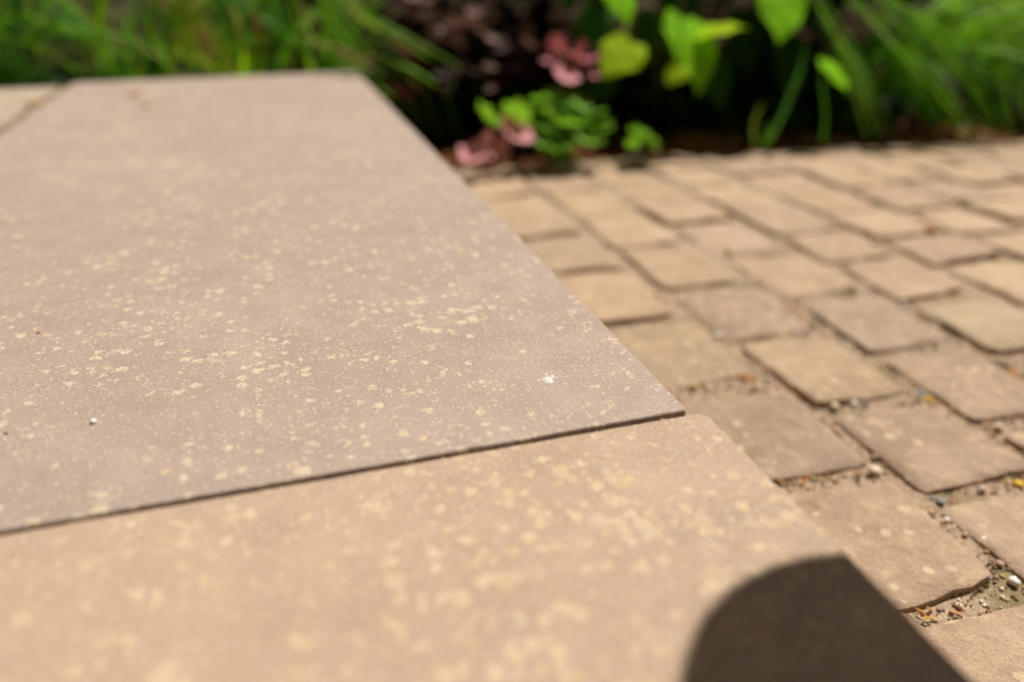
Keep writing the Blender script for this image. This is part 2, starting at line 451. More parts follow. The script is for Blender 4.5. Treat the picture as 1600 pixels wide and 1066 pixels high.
def slab(x0, x1, y0, y1, mat, seed, rc):
    "sawn slab with slightly nibbled arrises; rc = corner radius near-right"
    pts = []
    def seg(a, b):
        n = max(2, int((Vector(b)-Vector(a)).length/.0035))
        for k in range(n): pts.append(Vector(a).lerp(Vector(b), k/n))
    seg((x0, y0, 0), (x1-rc, y0, 0))
    for k in range(6):
        t = -math.pi/2+k/6*math.pi/2
        pts.append(Vector((x1-rc+rc*math.cos(t), y0+rc+rc*math.sin(t), 0)))
    seg((x1, y0+rc, 0), (x1, y1-rc, 0))
    for k in range(6):
        t = k/6*math.pi/2
        pts.append(Vector((x1-rc+rc*math.cos(t), y1-rc+rc*math.sin(t), 0)))
    seg((x1-rc, y1, 0), (x0, y1, 0)); seg((x0, y1, 0), (x0, y0, 0))
    c = Vector(((x0+x1)/2, (y0+y1)/2, 0))
    n = len(pts); v = []; f = []
    rings = [(.0007, 0.0), (.0002, -.0003), (0, -.0008), (0, -.003), (.0006, -.016), (.0012, -.030)]
    for ri, (ins, z) in enumerate(rings):
        for k, p in enumerate(pts):
            a, d = pts[k-1], pts[(k+1) % n]
            t = (d-a).normalized(); nrm = Vector((t.y, -t.x, 0))
            j = .00025*noise.noise(Vector((p.x*70, p.y*70, seed)))+.0002*noise.noise(Vector((p.x*200, p.y*200, seed)))
            chip = max(0, noise.noise(Vector((p.x*45, p.y*45, seed+9)))-.40)*.0030
            wob = .0009*noise.noise(Vector((p.x*6, p.y*6, seed+4)))
            kk = ins+(chip if ri < 4 else 0)
            zz = z+(-chip*.6 if ri in (1, 2) else 0)
            q = p-nrm*kk+nrm*(j+wob)
            v.append(Vector((q.x-c.x, q.y-c.y, zz)))
    for r_ in range(len(rings)-1):
        for k in range(n):
            f.append((r_*n+k, r_*n+(k+1) % n, (r_+1)*n+(k+1) % n, (r_+1)*n+k)[::-1])
    # top with a slightly riven face
    nx = 24; ny = max(8, int(nx*(y1-y0)/(x1-x0)))
    v += [a_.copy() for a_ in v[:n]]
    f.append(tuple(len(rings)*n+k for k in range(n))); f.append(tuple((len(rings)-1)*n+k for k in range(n))[::-1])
    me = mesh('slab', v, f, mat)
    me.polygons[len(f)-2].use_smooth = False
    return obj('slab', me, ter, (c.x, c.y, RISE))
S1 = slab(-.461, 0, 0, 1.207, M['slab_far'], 1.1, .0022)
S2 = slab(-.458, .0022, -1.20, -.0025, M['slab_near'], 2.2, .004)
S2.rotation_euler.z = -.0065
S3 = slab(-.93, -.476, .03, 1.168, M['slab_left'], 3.3, .004)
S4 = slab(-.93, -.474, -1.20, .017, M['slab_near'], 4.4, .004)

# grit in the pavement joints
random.seed(21)
gm = ['cream', 'terracotta', 'brown', 'grey', 'pink', 'ochre', 'white']
wt = [.20, .08, .36, .10, .08, .15, .03]
gb = MB(); n = 0; tries = 0
while n < 4200 and tries < 60000:
    tries += 1
    p = Vector((random.uniform(.1, .46), random.uniform(-.16, .36), 0)) if random.random() < .6 else Vector((random.uniform(-.01, 1.25), random.uniform(-.2, 1.0), 0))
    if p.y > bed_y(p.x)+.01 or in_sett(p, .0008): continue
    if noise.noise(Vector((p.x*13, p.y*13, 3))) < -.15 and random.random() < .75: continue
    r = random.choice((.0006, .0007, .0008, .0009, .0011, .0015))*random.uniform(.8, 1.25)
    gb.add(*stone((p.x, p.y, -.0050+r*.3), r), random.choices(range(7), wt)[0]); n += 1
o = gb.build('joint_grit', [M[k] for k in gm], None, False); o['kind'] = 'stuff'
o['label'] = 'cream, brown and terracotta grit lying in the joints between the setts'

# dry leaf crumbs in the joints
fb = MB(); n = 0
while n < 420:
    p = Vector((random.uniform(.1, .5), random.uniform(-.16, .5), 0)) if random.random() < .6 else Vector((random.uniform(.1, 1.25), random.uniform(-.16, 1.0), 0))
    if in_sett(p) or p.y > bed_y(p.x) or noise.noise(Vector((p.x*11, p.y*11, 9))) < -.05: continue
    l, wd = random.uniform(.0014, .0042), random.uniform(.0007, .0018)
    q = Matrix.Rotation(random.uniform(0, 6.28), 3, 'Z') @ Matrix.Rotation(random.uniform(-.7, .7), 3, 'X') @ Matrix.Rotation(random.uniform(-.5, .5), 3, 'Y')
    c = Vector((p.x, p.y, -.0028)); h_ = random.uniform(.0002, .0008)
    fb.add([c+q @ Vector(a) for a in ((-l, 0, 0), (0, -wd, h_), (l, 0, 0), (0, wd, h_), (0, 0, h_*2))], [(0, 1, 4), (1, 2, 4), (2, 3, 4), (3, 0, 4)], random.choices((0, 1, 2), (.5, .3, .2))[0]); n += 1
o = fb.build('leaf_crumbs', [M['dryleaf'], M['bark'], M['yleaf']], None, False); o['kind'] = 'stuff'; o['label'] = 'orange and brown dry leaf crumbs in the joints between the setts'

# moss in the joints: tiny tufts
mb = MB()
mossy = [on(px, py, -.008) for px, py in ((1520, 912), (1500, 922), (1560, 745), (1530, 752), (1500, 760), (1420, 541), (1450, 536), (1190, 521), (1260, 516), (1225, 519),
         (1145, 588), (1130, 594), (1070, 606), (1590, 735), (1470, 770), (1440, 930), (860, 425), (1475, 520), (1500, 528), (960, 508), (1540, 905))]
for _ in range(70):
    p = Vector((random.uniform(.1, 1.3), random.uniform(-.15, .98), -.008))
    if not in_sett(p) and p.y < bed_y(p.x): mossy.append(p)
for c in mossy:
    for _ in range(90):
        p = Vector((c.x+random.gauss(0, .0075), c.y+random.gauss(0, .0045), -.0052))
        if in_sett(p, -.0005): continue
        h = random.uniform(.0015, .0045); a = random.uniform(0, 6.28); l = random.uniform(0, .002)
        d = Vector((math.cos(a), math.sin(a), 0))*.0006
        top = p+Vector((math.cos(a+1)*l, math.sin(a+1)*l, h))
        mb.add([p-d, p+d, top], [(0, 1, 2)])
o = mb.build('moss', M['moss'], None, False); o['kind'] = 'stuff'; o['label'] = 'olive moss tufts in the joints between the setts'

# litter on the bed
lb = MB(); random.seed(5)
for _ in range(2600):
    x_ = random.uniform(-.1, 1.6); y_ = bed_y(x_)+abs(random.gauss(.0, .22))+.006
    if x_ < .02 and y_ < 1.21 and x_ > -.5: continue
    c = Vector((x_, y_, soil_z(x_, y_)+random.uniform(.001, .008)))
    l, wd = random.uniform(.005, .016), random.uniform(.002, .006)
    q = Matrix.Rotation(random.uniform(0, 6.28), 3, 'Z') @ Matrix.Rotation(random.uniform(-.6, .6), 3, 'X') @ Matrix.Rotation(random.uniform(-.5, .5), 3, 'Y')
    vv, ff = box(-l, l, -wd, wd, -.0012, .0012)
    lb.add([c+q @ a for a in vv], ff, random.choices((0, 1, 2), (.7, .2, .1))[0])
for _ in range(150):
    x_ = random.uniform(.02, .2); y_ = bed_y(x_)+random.uniform(-.005, .12)
    l, wd = random.uniform(.004, .012), random.uniform(.003, .006)
    q = Matrix.Rotation(random.uniform(0, 6.28), 3, 'Z') @ Matrix.Rotation(random.uniform(-.6, .6), 3, 'X')
    vv, ff = box(-l, l, -wd, wd, -.0006, .0006)
    lb.add([Vector((x_, y_, soil_z(x_, y_)+random.uniform(.003, .016)))+q @ a for a in vv], ff, random.choices((0, 1, 2), (.3, .5, .2))[0])
o = lb.build('bark_mulch', [M['bark'], M['dryleaf'], M['brown']], None, False); o['kind'] = 'stuff'
o['label'] = 'reddish brown bark and leaf litter on the planting bed'

# grout and grit in the slab joint beside the left slab
random.seed(8)
jb = MB()
for _ in range(420):
    x_ = -.4685+random.gauss(0, .0035); y_ = random.uniform(.5, 1.17)
    r = random.uniform(.0012, .0035)
    jb.add(*stone((x_, y_, RISE-.010+random.uniform(0, .007)), r), random.choices(range(7), wt)[0])
o = jb.build('slab_joint_grit', [M[k] for k in gm]); o['kind'] = 'stuff'; o['label'] = 'grit in the joint between the far slab and the slab on its left'

jb = MB()
for _ in range(260):
    x_ = random.uniform(-.46, 0); cl_ = noise.noise(Vector((x_*30, 0, 7)))
    if cl_ < 0 and random.random() < .7: continue
    r = random.uniform(.0005, .0013)
    jb.add(*stone((x_, -.0006-.0035*(x_+.46)+random.gauss(0, .0006), RISE-.0045+random.uniform(-.003, .003)), r), random.choices(range(7), wt)[0])
o = jb.build('front_joint_grit', [M[k] for k in gm], None, False); o['kind'] = 'stuff'; o['label'] = 'crumbs of sand and grit in the thin joint between the two slabs'

# ------------------------------------------------------------------ small loose things
random.seed(31)
def pebble(px, py, z, r, mat, label, flat=.75, name='pebble', cat='pebble', grp='loose pebbles'):
    r *= .85
    p = on(px, py, z)
    # a twice as fine ball than the grit: subdivided, lumpy
    vs0 = [Vector(a) for a in ICO_V]; fs = []
    mid = {}
    def md(a, b_):
        k = (min(a, b_), max(a, b_))
        if k not in mid: mid[k] = len(vs0); vs0.append(((vs0[a]+vs0[b_])/2).normalized())
        return mid[k]
    for a, b_, c in ICO_F:
        x_, y_, z_ = md(a, b_), md(b_, c), md(c, a); fs += [(a, x_, z_), (b_, y_, x_), (c, z_, y_), (x_, y_, z_)]
    sd_ = random.uniform(0, 99)
    sx, sy = random.uniform(.85, 1.2), random.uniform(.85, 1.15)
    vv = []
    for a in vs0:
        k = r*(1+.35*noise.noise(a*1.4+Vector((sd_, 0, 0))))
        vv.append(Vector((a.x*k*sx, a.y*k*sy, a.z*k*flat)))
    o = obj(name, mesh(name, vv, fs, mat), None, (p.x, p.y, z+r*flat*.72))
    return tag(o, label, cat, grp)
T = RISE
pebble(146, 661, T, .0017, M['white'], 'small white pebble lying alone on the left of the far slab')
pebble(10, 668+10, T, .0009, M['brown'], 'tiny brown crumb near the left edge of the far slab')
pebble(575, 262, T, .0040, M['white'], 'pale chip in the blurred far part of the slab, near its right edge', .35)
J = -.0045
pebble(1121, 527, J+.004, .0042, M['white'], 'bright white pebble in the joint above the slab corner')
pebble(1303, 639, J, .0048, M['cream'], 'larger cream pebble of the pair in the short dark joint right of the corner')
pebble(1334, 634, J, .0038, M['white'], 'whiter pebble of the pair in the short dark joint right of the corner')
pebble(1353, 632, J, .0028, M['grey'], 'small greyish pebble at the right end of the pebble pair')
pebble(1366, 738, J, .0050, M['cream'], 'flat cream pebble at the crossing of joints above the wide spotted sett', .6)
pebble(1367, 716, J, .0030, M['pink'], 'small pinkish pebble just above the flat cream pebble')
pebble(1451, 628, J+.004, .0038, M['yellow'], 'bright yellow pebble at a sett corner on the right')
pebble(1438, 617, J+.003, .0042, M['blue'], 'blue grey stone chip touching the bright yellow pebble', .5)
pebble(1583, 912, J, .0038, M['white'], 'white pebble beside the moss at the lower right edge')
pebble(1543, 905, J, .0024, M['grey'], 'small grey pebble left of the mossy patch at lower right')
pebble(1479, 814, J, .0022, M['white'], 'small white pebble below the blue grey chips in the right joint')
pebble(1536, 846, J, .0028, M['white'], 'white pebble halfway down the gritty joint at right')
pebble(1507, 838, J, .0024, M['pink'], 'pinkish pebble in the gritty joint at right')
pebble(1562, 883, J, .0024, M['pink'], 'pinkish pebble at the lower end of the gritty joint')
pebble(1470, 786, J, .0032, M['blue'], 'dark blue grey chip where two gritty joints meet at right', .6)
pebble(1488, 786, J, .0022, M['terracotta'], 'small orange pebble beside the dark blue grey chip')
pebble(1535, 766, J, .0034, M['cream'], 'cream stone chip in the mossy joint at right', .6)
pebble(1590, 758, J, .0036, M['yellow'], 'orange yellow chip in the mossy joint at the right edge', .6)
pebble(1559, 671, J, .0040, M['cream'], 'round cream pebble under the sett at the right edge')
pebble(1084, 606, J, .0034, M['ochre'], 'orange pebble just beyond the slab corner, left of another')
pebble(1106, 608, J, .0034, M['cream'], 'yellowish pebble just beyond the slab corner, right of an orange one')
pebble(1181, 606, J, .0032, M['cream'], 'cream pebble under the orange dead leaf scrap')
pebble(1333, 453, J+.003, .0048, M['ochre'], 'ochre pebble in the blurred middle of the pavement')
pebble(1410, 480, J+.003, .0044, M['white'], 'pale pebble at a sett corner in the right middle distance')
pebble(1366, 380, J+.003, .0052, M['cream'], 'cream pebble in the far right pavement joint')
pebble(1027, 461, J+.003, .0038, M['ochre'], 'ochre pebble beside the pale sett near the slab edge')
pebble(1138, 395, J+.003, .0046, M['ochre'], 'ochre pebble in the far middle pavement joint')
pebble(935, 291, J+.010, .0075, M['cream'], 'pale stone lying on the far setts near the bed', .5)

def scrap(p, l, wd, mat, label, curl=.5, tip=0.0, name='leaf_scrap', grp='dead leaf scraps', rz=None):
    n = 6; v = []; f = []
    for k in range(n+1):
        t = k/n; ww = wd*math.sin(math.pi*(.12+.83*t))
        a = curl*(t-.5)*2
        z = abs(t-.5)**2*4*l*curl*.45
        for s in (-1, 0, 1): v.append(Vector((s*ww, (t-.5)*l*2*math.cos(a*.5), z+abs(s)*ww*.35)))
    for k in range(n):
        for s in range(2): f.append((k*3+s, k*3+s+1, k*3+s+4, k*3+s+3))
    nv = len(v)
    v += [a-Vector((0, 0, .0003)) for a in v]; f += [tuple(nv+i for i in q)[::-1] for q in f]
    o = obj(name, mesh(name, v, f, mat), None, p)
    o.rotation_euler = (tip, 0, random.uniform(0, 6.28) if rz is None else rz)
    return tag(o, label, 'dead leaf', grp)
scrap(on(1170, 592, -.006), .009, .0045, M['dryleaf'], 'orange dead leaf scrap in the joint right of the slab corner')
scrap(on(1135, 604, -.008), .007, .003, M['dryleaf'], 'thin orange leaf scrap in the dark joint beyond the slab corner')
scrap(on(1440, 955, -.007), .0075, .0014, M['dryleaf'], 'curled orange sliver in the gap beside the near slab', .9, rz=-.2)
scrap(on(951, 405, -.003), .011, .006, M['dryleaf'], 'orange leaf scrap between far setts beside the slab edge')
scrap(on(1455, 357, .003), .010, .006, M['dryleaf'], 'salmon leaf scrap on the far right pavement')
scrap(on(1580, 586, -.004), .007, .004, M['dryleaf'], 'orange scrap in the joint at the right edge')
scrap(on(1255, 748, -.006), .006, .003, M['yleaf'], 'yellow orange scrap in the joint beside the near slab')
scrap(on(1285, 738, -.006), .006, .003, M['dryleaf'], 'reddish scrap in the joint above the wide spotted sett')
scrap(on(210, 148, T+.002), .012, .008, M['yleaf'], 'yellow leaf scrap on the far end of the slab')
scrap(on(228, 166, T+.001), .009, .005, M['yleaf'], 'pale yellow scrap near the leaf scrap on the far slab')
scrap(on(52, 163, T+.002), .013, .008, M['yleaf'], 'golden leaf scrap in the joint left of the far slab')
# crumbly white fleck
t = thing('bird_dropping', 'small glossy white splash on the far slab near its right front', 'bird dropping', on(855, 593, T))
N_ = NT('white_splash'); N_.set(Base_Color=(.62, .58, .52), Roughness=.5); M['splash'] = N_.m
for dx, dy, r in ((0, 0, .0028), (.0034, .0022, .0013), (-.0038, .0008, .0008), (.0012, .0050, .0009), (.0050, .0004, .0006)):
    vv = [Vector((dx, dy, .0006*min(1, r/.002)))]; ff = []; n_ = 22
    for ring in (.6, 1.0):
        for k in range(n_):
            a_ = 2*math.pi*k/n_; rr = r*ring*(1+.5*noise.noise(Vector((math.cos(a_)*1.6+dx*900, math.sin(a_)*1.6, 3)))+.18*noise.noise(Vector((math.cos(a_)*6, math.sin(a_)*6, dx*500))))
            vv.append(Vector((dx+rr*math.cos(a_), dy+rr*math.sin(a_), (.00045 if ring < 1 else .00002)*min(1, r/.002))))
    for k in range(n_):
        ff += [(0, 1+k, 1+(k+1) % n_), (1+k, 1+n_+k, 1+n_+(k+1) % n_, 1+(k+1) % n_)]
    obj('fleck', mesh('fleck', vv, ff, M['splash']), t)
# a clover mite
t = thing('mite', 'tiny scarlet mite on the left of the far slab', 'mite', on(60, 521, T))
vv, ff = stone((0, 0, .0005), .0008, .6, .05); obj('body', mesh('body', vv, ff, M['red']), t)
for k in range(6):
    a = k*math.pi/3+.3; d = Vector((math.cos(a), math.sin(a), 0))
    vv, ff = tube([d*.0006+Vector((0, 0, .0005)), d*.0011+Vector((0, 0, .0006)), d*.0014], [.00009]*3, 4)
    obj('leg', mesh('leg', vv, ff, M['red']), t)

# ------------------------------------------------------------------ made-up lamp added out of view; its round shade casts the near slab's shadow
CAPZ = .60
cc = Vector((-.0135, -.1674, 0))+SUN_H*((CAPZ-RISE)/math.tan(SUN_EL))
foot = Vector((.44, -.36, 0))
t = thing('added_shadow_caster', 'made-up black lamp on a hooked post, added out of view to cast a round shadow', 'garden lamp', foot)
cl = cc-foot
obj('caster_shade', mesh('caster_shade', *lathe([(.004, .040), (.03, .036), (.055, .022), (.068, .008), (.0725, 0), (.070, -.004), (.03, -.006), (.004, -.006)][::-1]), M['metal']), t, (cl.x, cl.y, CAPZ))
obj('lens', mesh('lens', *lathe([(.024, -.05), (.026, -.048), (.026, -.006), (.024, -.005)], 24), M['lens']), t, (cl.x, cl.y, CAPZ))
pts = [Vector((0, 0, .012)), Vector((0, 0, .4)), Vector((0, 0, .62))]
for k in range(1, 9):
    a_ = k/8*math.pi
    pts.append(Vector((cl.x, cl.y, 0))*((1-math.cos(a_))/2)+Vector((0, 0, .66+.14*math.sin(a_)-.018*k/8)))
obj('post', mesh('post', *tube(pts, [.006]*len(pts), 10), M['metal']), t)
obj('foot', mesh('foot', *lathe([(.05, -.004), (.05, .006), (.044, .013), (.014, .016)], 28), M['metal']), t)

# ------------------------------------------------------------------ plants
def heart_leaf(mat, wide=.9, droop=.25, fold=.18, tipk=1.6, name='leaf'):
    "leaf of length 1 along +Y, base at the origin, pointed tip"
    n = 9; cols_ = (-1, -.55, 0, .55, 1); v = []; f = []
    for k in range(n+1):
        t = k/n
        ww = wide*.5*(math.sin(math.pi*min(1, (t*.86+.14)))**.75)*(1-t**tipk*.55) if t < 1 else 0.004
        for s in cols_:
            back = -.10*abs(s)*(1-t)**3
            wav = .03*math.sin(t*14+s*2)*abs(s)
            v.append(Vector((s*ww, t+back, fold*abs(s)*ww-droop*t*t+wav-.25*(s*ww)**2)))
    for k in range(n):
        for s in range(4): f.append((k*5+s, k*5+s+1, k*5+s+6, k*5+s+5))
    return mesh(name, v, f, mat)

def lobed_leaf(mat, lobes=6, depth=.22, cup=.2, gap=.35, name='leaf', seed=0):
    "rounded, lobed and slightly ruffled leaf of diameter 1; stalk joins at the origin"
    n = 36; v = [Vector((0, .02, 0))]; f = []
    for ring in (.35, .7, 1.0):
        for k in range(n+1):
            a = -math.pi/2+gap/2+(2*math.pi-gap)*k/n
            lo = 1-depth*(.5+.5*math.cos(lobes*(a+math.pi/2)))*ring**2
            r = .5*ring*lo
            z = cup*r*r*1.6+.035*ring*math.sin(k*2.1+seed)*ring-.03*ring*math.cos(lobes*(a+math.pi/2))
            v.append(Vector((r*math.cos(a), r*math.sin(a)+.12, z)))
    m = n+1
    for k in range(n): f.append((0, 1+k, 2+k))
    for q in range(2):
        for k in range(n): f.append((1+q*m+k, 1+(q+1)*m+k, 2+(q+1)*m+k, 2+q*m+k))
    return mesh(name, v, f, mat)

def orient(tipdir, normal):
    y = Vector(tipdir).normalized(); z = Vector(normal); z = (z-y*z.dot(y)).normalized(); x_ = y.cross(z)
    return Matrix((x_, y, z)).transposed()

def put_leaf(me, parent, base, tipdir, normal, size, name='leaf'):
    o = obj(name, me, parent)
    o.matrix_parent_inverse = Matrix()
    mw = Matrix.Translation(Vector(base)-parent.location) @ orient(tipdir, normal).to_4x4() @ Matrix.Scale(size, 4)
    o.matrix_basis = mw
    return o

def stalk(parent, a, b, r0, r1, mat, sag=.0, name='stem', n=5):
    a = Vector(a)-parent.location; b = Vector(b)-parent.location
    pts = [a.lerp(b, k/n)+Vector((0, 0, sag*math.sin(math.pi*k/n))) for k in range(n+1)]
    rr = [r0+(r1-r0)*k/n for k in range(n+1)]
    return obj(name, mesh(name, *tube(pts, rr, 6), mat), parent)

def cam_dir(dx, dy, dz=0.0): return RIGHT*dx+UPC*dy-VIEW*dz     # right, up, towards the camera

# --- grass blades
def blade_mesh(mat, a0, a1, wd, twist=.0, n=9):
    v = []; f = []; p = Vector((0, 0, 0)); 
    for k in range(n+1):
        t = k/n
        ang = a0+(a1-a0)*t**1.3
        ww = wd*(.55+.45*math.sin(math.pi*min(1, t*1.1+.1)))*(1-t**3.5) + .0004
        side = Vector((0, 1, 0)); nn = Vector((-math.cos(ang), 0, math.sin(ang)))
        tw = twist*t
        s_ = side*math.cos(tw)+nn*math.sin(tw)
        v += [p-s_*ww, p+nn*ww*-.35, p+s_*ww]
        p = p+Vector((math.sin(ang), 0, math.cos(ang)))*(1/n)
    for k in range(n):
        for s in range(2): f.append((k*3+s, k*3+s+1, k*3+s+4, k*3+s+3))
    return mesh('blade', v, f, mat)

def blade_set(mats, spec, wd):
    out = []
    for a0, a1 in spec:
        for m in mats: out.append(blade_mesh(M[m], R(a0), R(a1), wd*random.uniform(.8, 1.2), random.uniform(-.7, .7)))
    return out

def grass_clump(base, label, n, meshes, L, azc, azs, rad, group, fine=0, finemat=None, lean=0.0):
    t = thing('ornamental_grass', label, 'grass clump', base, group)
    for k in range(n):
        o = obj('blade', random.choice(meshes), t)
        a = random.uniform(0, 6.28); r = rad*random.random()**.5
        az = azc+random.gauss(0, azs)
        o.location = (r*math.cos(a), r*math.sin(a), 0)
        s = L*random.uniform(.6, 1.15)
        if base.x < .03 and base.y+s*.7*math.sin(az) < 1.28: s *= .5
        o.rotation_euler = (random.uniform(-.12, .12), random.uniform(-.12, .18)+lean, az)
        o.scale = (s, s*random.uniform(.8, 1.2), s)
    if fine:
        b = MB()
        for k in range(fine):
            a = random.uniform(0, 6.28); r = rad*1.1*random.random()**.5
            src = random.choice(meshes); az = azc+random.gauss(0, azs*1.4); s = L*random.uniform(.35, .95)
            mt = Matrix.Translation((r*math.cos(a), r*math.sin(a), 0)) @ Matrix.Rotation(az, 4, 'Z') @ Matrix.Rotation(random.uniform(-.2, .2), 4, 'Y')
            b.add([mt @ Vector((v.co.x*s, v.co.y*s*.7, v.co.z*s)) for v in src.vertices], [tuple(p.vertices) for p in src.polygons], k % len(finemat))
        o = b.build('fine_blades', [M[m] for m in finemat], t); o['kind'] = 'stuff'
    return t


KX, KY = SUN_H.x/math.tan(SUN_EL), SUN_H.y/math.tan(SUN_EL)
def behind(p):
    "how far beyond the edge of the setts the shadow of p lands"
    return p.y-KY*p.z-bed_y(p.x-KX*p.z)
def depth_for(px, py, S):
    a, b = .9, 3.0
    for _ in range(40):
        m = (a+b)/2
        if behind(at(px, py, m)) < S: a = m
        else: b = m
    return a

random.seed(11)
arch = [(4, 95), (8, 120), (12, 140), (3, 70), (15, 150)]
setA = blade_set(['blade_a', 'blade_b', 'blade_a'], arch, .0095)
setB = blade_set(['blade_d', 'blade_b'], arch, .0095)
setS = blade_set(['straw', 'blade_c'], [(4, 60), (10, 110)], .0095)
setC = blade_set(['blade_a', 'blade_b', 'blade_e'], [(6, 110), (14, 130), (20, 150), (3, 95)], .0115)
setD = blade_set(['blade_b', 'blade_d'], [(6, 100), (14, 130), (3, 75)], .0105)
def gz(p, dz=-.005): return Vector((p.x, p.y, soil_z(p.x, p.y)+dz))
GRP = 'ornamental grasses along the back of the bed'
az_right = math.atan2(RIGHT.y, RIGHT.x)
az_front = az_right-math.pi/2
def V2(x, y): return gz(Vector((x, y, 0)))
setX = blade_set(['blade_a', 'blade_c', 'blade_a'], [(4, 100), (9, 125), (14, 150), (3, 80)], .0135)
setY = blade_set(['blade_e', 'blade_a', 'blade_e'], [(10, 150), (16, 165), (22, 172)], .0145)
CL = []
CL.append(grass_clump(V2(-.20, 1.46), 'bright green arching grass clump leaning over the far end of the slab', 46, setX[:6]+setB+setA[:4]+setS[:2], .56, az_front, 1.6, .08, GRP, 50, ['blade_b', 'blade_d', 'straw']))
CL.append(grass_clump(V2(-.40, 1.52), 'green grass clump behind the far slab, left of the brightest clump', 28, setX[:4]+setB+setS[:1], .56, az_front, 1.6, .08, GRP, 40, ['blade_b', 'blade_d']))
CL.append(grass_clump(V2(-.03, 1.42), 'green grass clump beside the slab corner with blades arching right over the litter', 44, setX+setB, .50, az_right-.35, .5, .04, GRP, 50, ['blade_b', 'blade_d']))
CL.append(grass_clump(V2(-.78, 1.58), 'grass clump behind the left slab, coloured darker for the shade there', 80, setB, .56, az_right-.3, 1.2, .10, GRP, 260, ['blade_d', 'blade_b']))  # darker blades put the shade at the left into the colour
b4 = gz(on(1320, 203, -.02)); b5 = gz(on(1470, 180, -.02)); b7 = gz(on(1610, 170, -.02))
CL.append(grass_clump(b4, 'tall grass clump at the right whose long blades arch down to the right onto the setts', 46, setY+setC, .52, az_right-.25, .4, .05, GRP, 60, ['blade_b', 'blade_a']))
CL.append(grass_clump(b5, 'dense green grass clump at the right, second along the edge of the setts', 50, setC+setY[:4], .56, az_right-.3, .8, .08, GRP, 60, ['blade_b', 'blade_d', 'blade_a']))
CL.append(grass_clump(b7, 'green grass clump furthest right at the edge of the picture', 46, setC+setD, .56, az_right-.6, 1.2, .09, GRP, 60, ['blade_b', 'blade_d', 'blade_a']))
CL.append(grass_clump(gz(on(1210, 215, -.02)), 'sparse thin upright grass tuft before the dark gap under the big leaves', 9, setX[:6]+setD, .20, az_right-.2, 1.2, .05, GRP))

def ribbon(parent, pts, wd, mat):
    "one blade drawn along a curve through pts"
    P = []
    q = [pts[0]*2-pts[1]]+pts+[pts[-1]*2-pts[-2]]
    for i in range(1, len(q)-2):
        for k in range(4):
            u = k/4
            P.append(.5*((2*q[i])+(q[i+1]-q[i-1])*u+(2*q[i-1]-5*q[i]+4*q[i+1]-q[i+2])*u*u+(3*q[i]-q[i-1]-3*q[i+1]+q[i+2])*u**3))
    P.append(pts[-1]); n_ = len(P); v = []; f = []
    nm = (UPC*.75-VIEW*.7+RIGHT*random.uniform(-.1, .5)).normalized()
    for k, p in enumerate(P):
        d = (P[min(k+1, n_-1)]-P[max(k-1, 0)]).normalized(); sd_ = d.cross(nm).normalized(); up_ = sd_.cross(d)
        t = k/(n_-1); ww = wd*(.6+.4*math.sin(math.pi*min(1, t+.15)))*(1-max(0, t-.55)**2*3.6)+.0003
        p = p-parent.location
        v += [p-sd_*ww, p-up_*ww*.35, p+sd_*ww]
    for k in range(n_-1):
        for j in range(2): f.append((k*3+j, k*3+j+1, k*3+j+4, k*3+j+3))
    return obj('blade', mesh('blade', v, f, M[mat]), parent)

def at_y(px, py, y):
    d = RIGHT*((px-800)/FPX)-UPC*((py-533)/FPX)+VIEW
    return CAM+d*((y-CAM.y)/d.y)

random.seed(77)
LEFT = [(0, 'blade_a', 13, 1.27, [(165, -30), (154, 40), (165, 80), (182, 112)]), (0, 'blade_a', 13, 1.26, [(246, -30), (233, 50), (252, 82), (270, 120)]),
        (0, 'blade_c', 12, 1.255, [(318, 0), (285, 50), (270, 90), (266, 128)]), (0, 'blade_c', 13, 1.27, [(308, -10), (318, 30), (338, 82), (372, 110)]),
        (0, 'blade_a', 13, 1.26, [(450, -30), (460, 40), (470, 75), (482, 104)]), (0, 'blade_a', 14, 1.27, [(495, -20), (522, 40), (560, 85), (600, 120)]),
        (0, 'blade_c', 11, 1.28, [(365, 10), (372, 50), (358, 80), (352, 112)]), (0, 'straw', 12, 1.29, [(398, 10), (404, 50), (400, 80), (396, 110)]), (0, 'straw', 12, 1.30, [(440, 70), (425, 88), (420, 112)]),
        (0, 'blade_a', 16, 1.31, [(430, -40), (385, 20), (350, 60), (330, 110)]), (0, 'blade_a', 15, 1.31, [(300, -40), (285, 20), (290, 70), (300, 112)]), (0, 'blade_b', 15, 1.30, [(420, -20), (440, 40), (430, 80), (420, 115)]),
        (0, 'blade_b', 16, 1.32, [(340, -40), (400, 20), (455, 60), (500, 112)]), (0, 'blade_a', 14, 1.31, [(520, -40), (505, 30), (515, 70), (525, 108)]),
        (2, 'blade_a', 13, 1.19, [(535, -20), (560, 20), (615, 60), (690, 92)]), (2, 'blade_a', 12, 1.14, [(548, 95), (600, 120), (645, 160), (668, 205)]),
        (2, 'blade_a', 12, 1.12, [(590, 88), (650, 112), (692, 145), (716, 200)]), (2, 'blade_a', 12, 1.15, [(575, 30), (640, 70), (690, 108), (716, 150)]), (2, 'blade_c', 12, 1.25, [(470, 60), (520, 75), (560, 105), (590, 130)]),
        (1, 'blade_b', 13, 1.30, [(130, 20), (75, 45), (35, 80), (5, 118)]), (1, 'blade_b', 13, 1.30, [(165, 45), (110, 58), (70, 90), (45, 125)]), (1, 'blade_c', 13, 1.30, [(150, 60), (140, 85), (136, 118)]),
        (3, 'blade_d', 15, 1.34, [(22, -30), (28, 30), (22, 60), (14, 100)]), (3, 'blade_b', 13, 1.32, [(110, -40), (75, 5), (60, 20), (30, 40)]), (3, 'blade_b', 13, 1.33, [(60, -20), (95, 30), (130, 50), (190, 60)])]
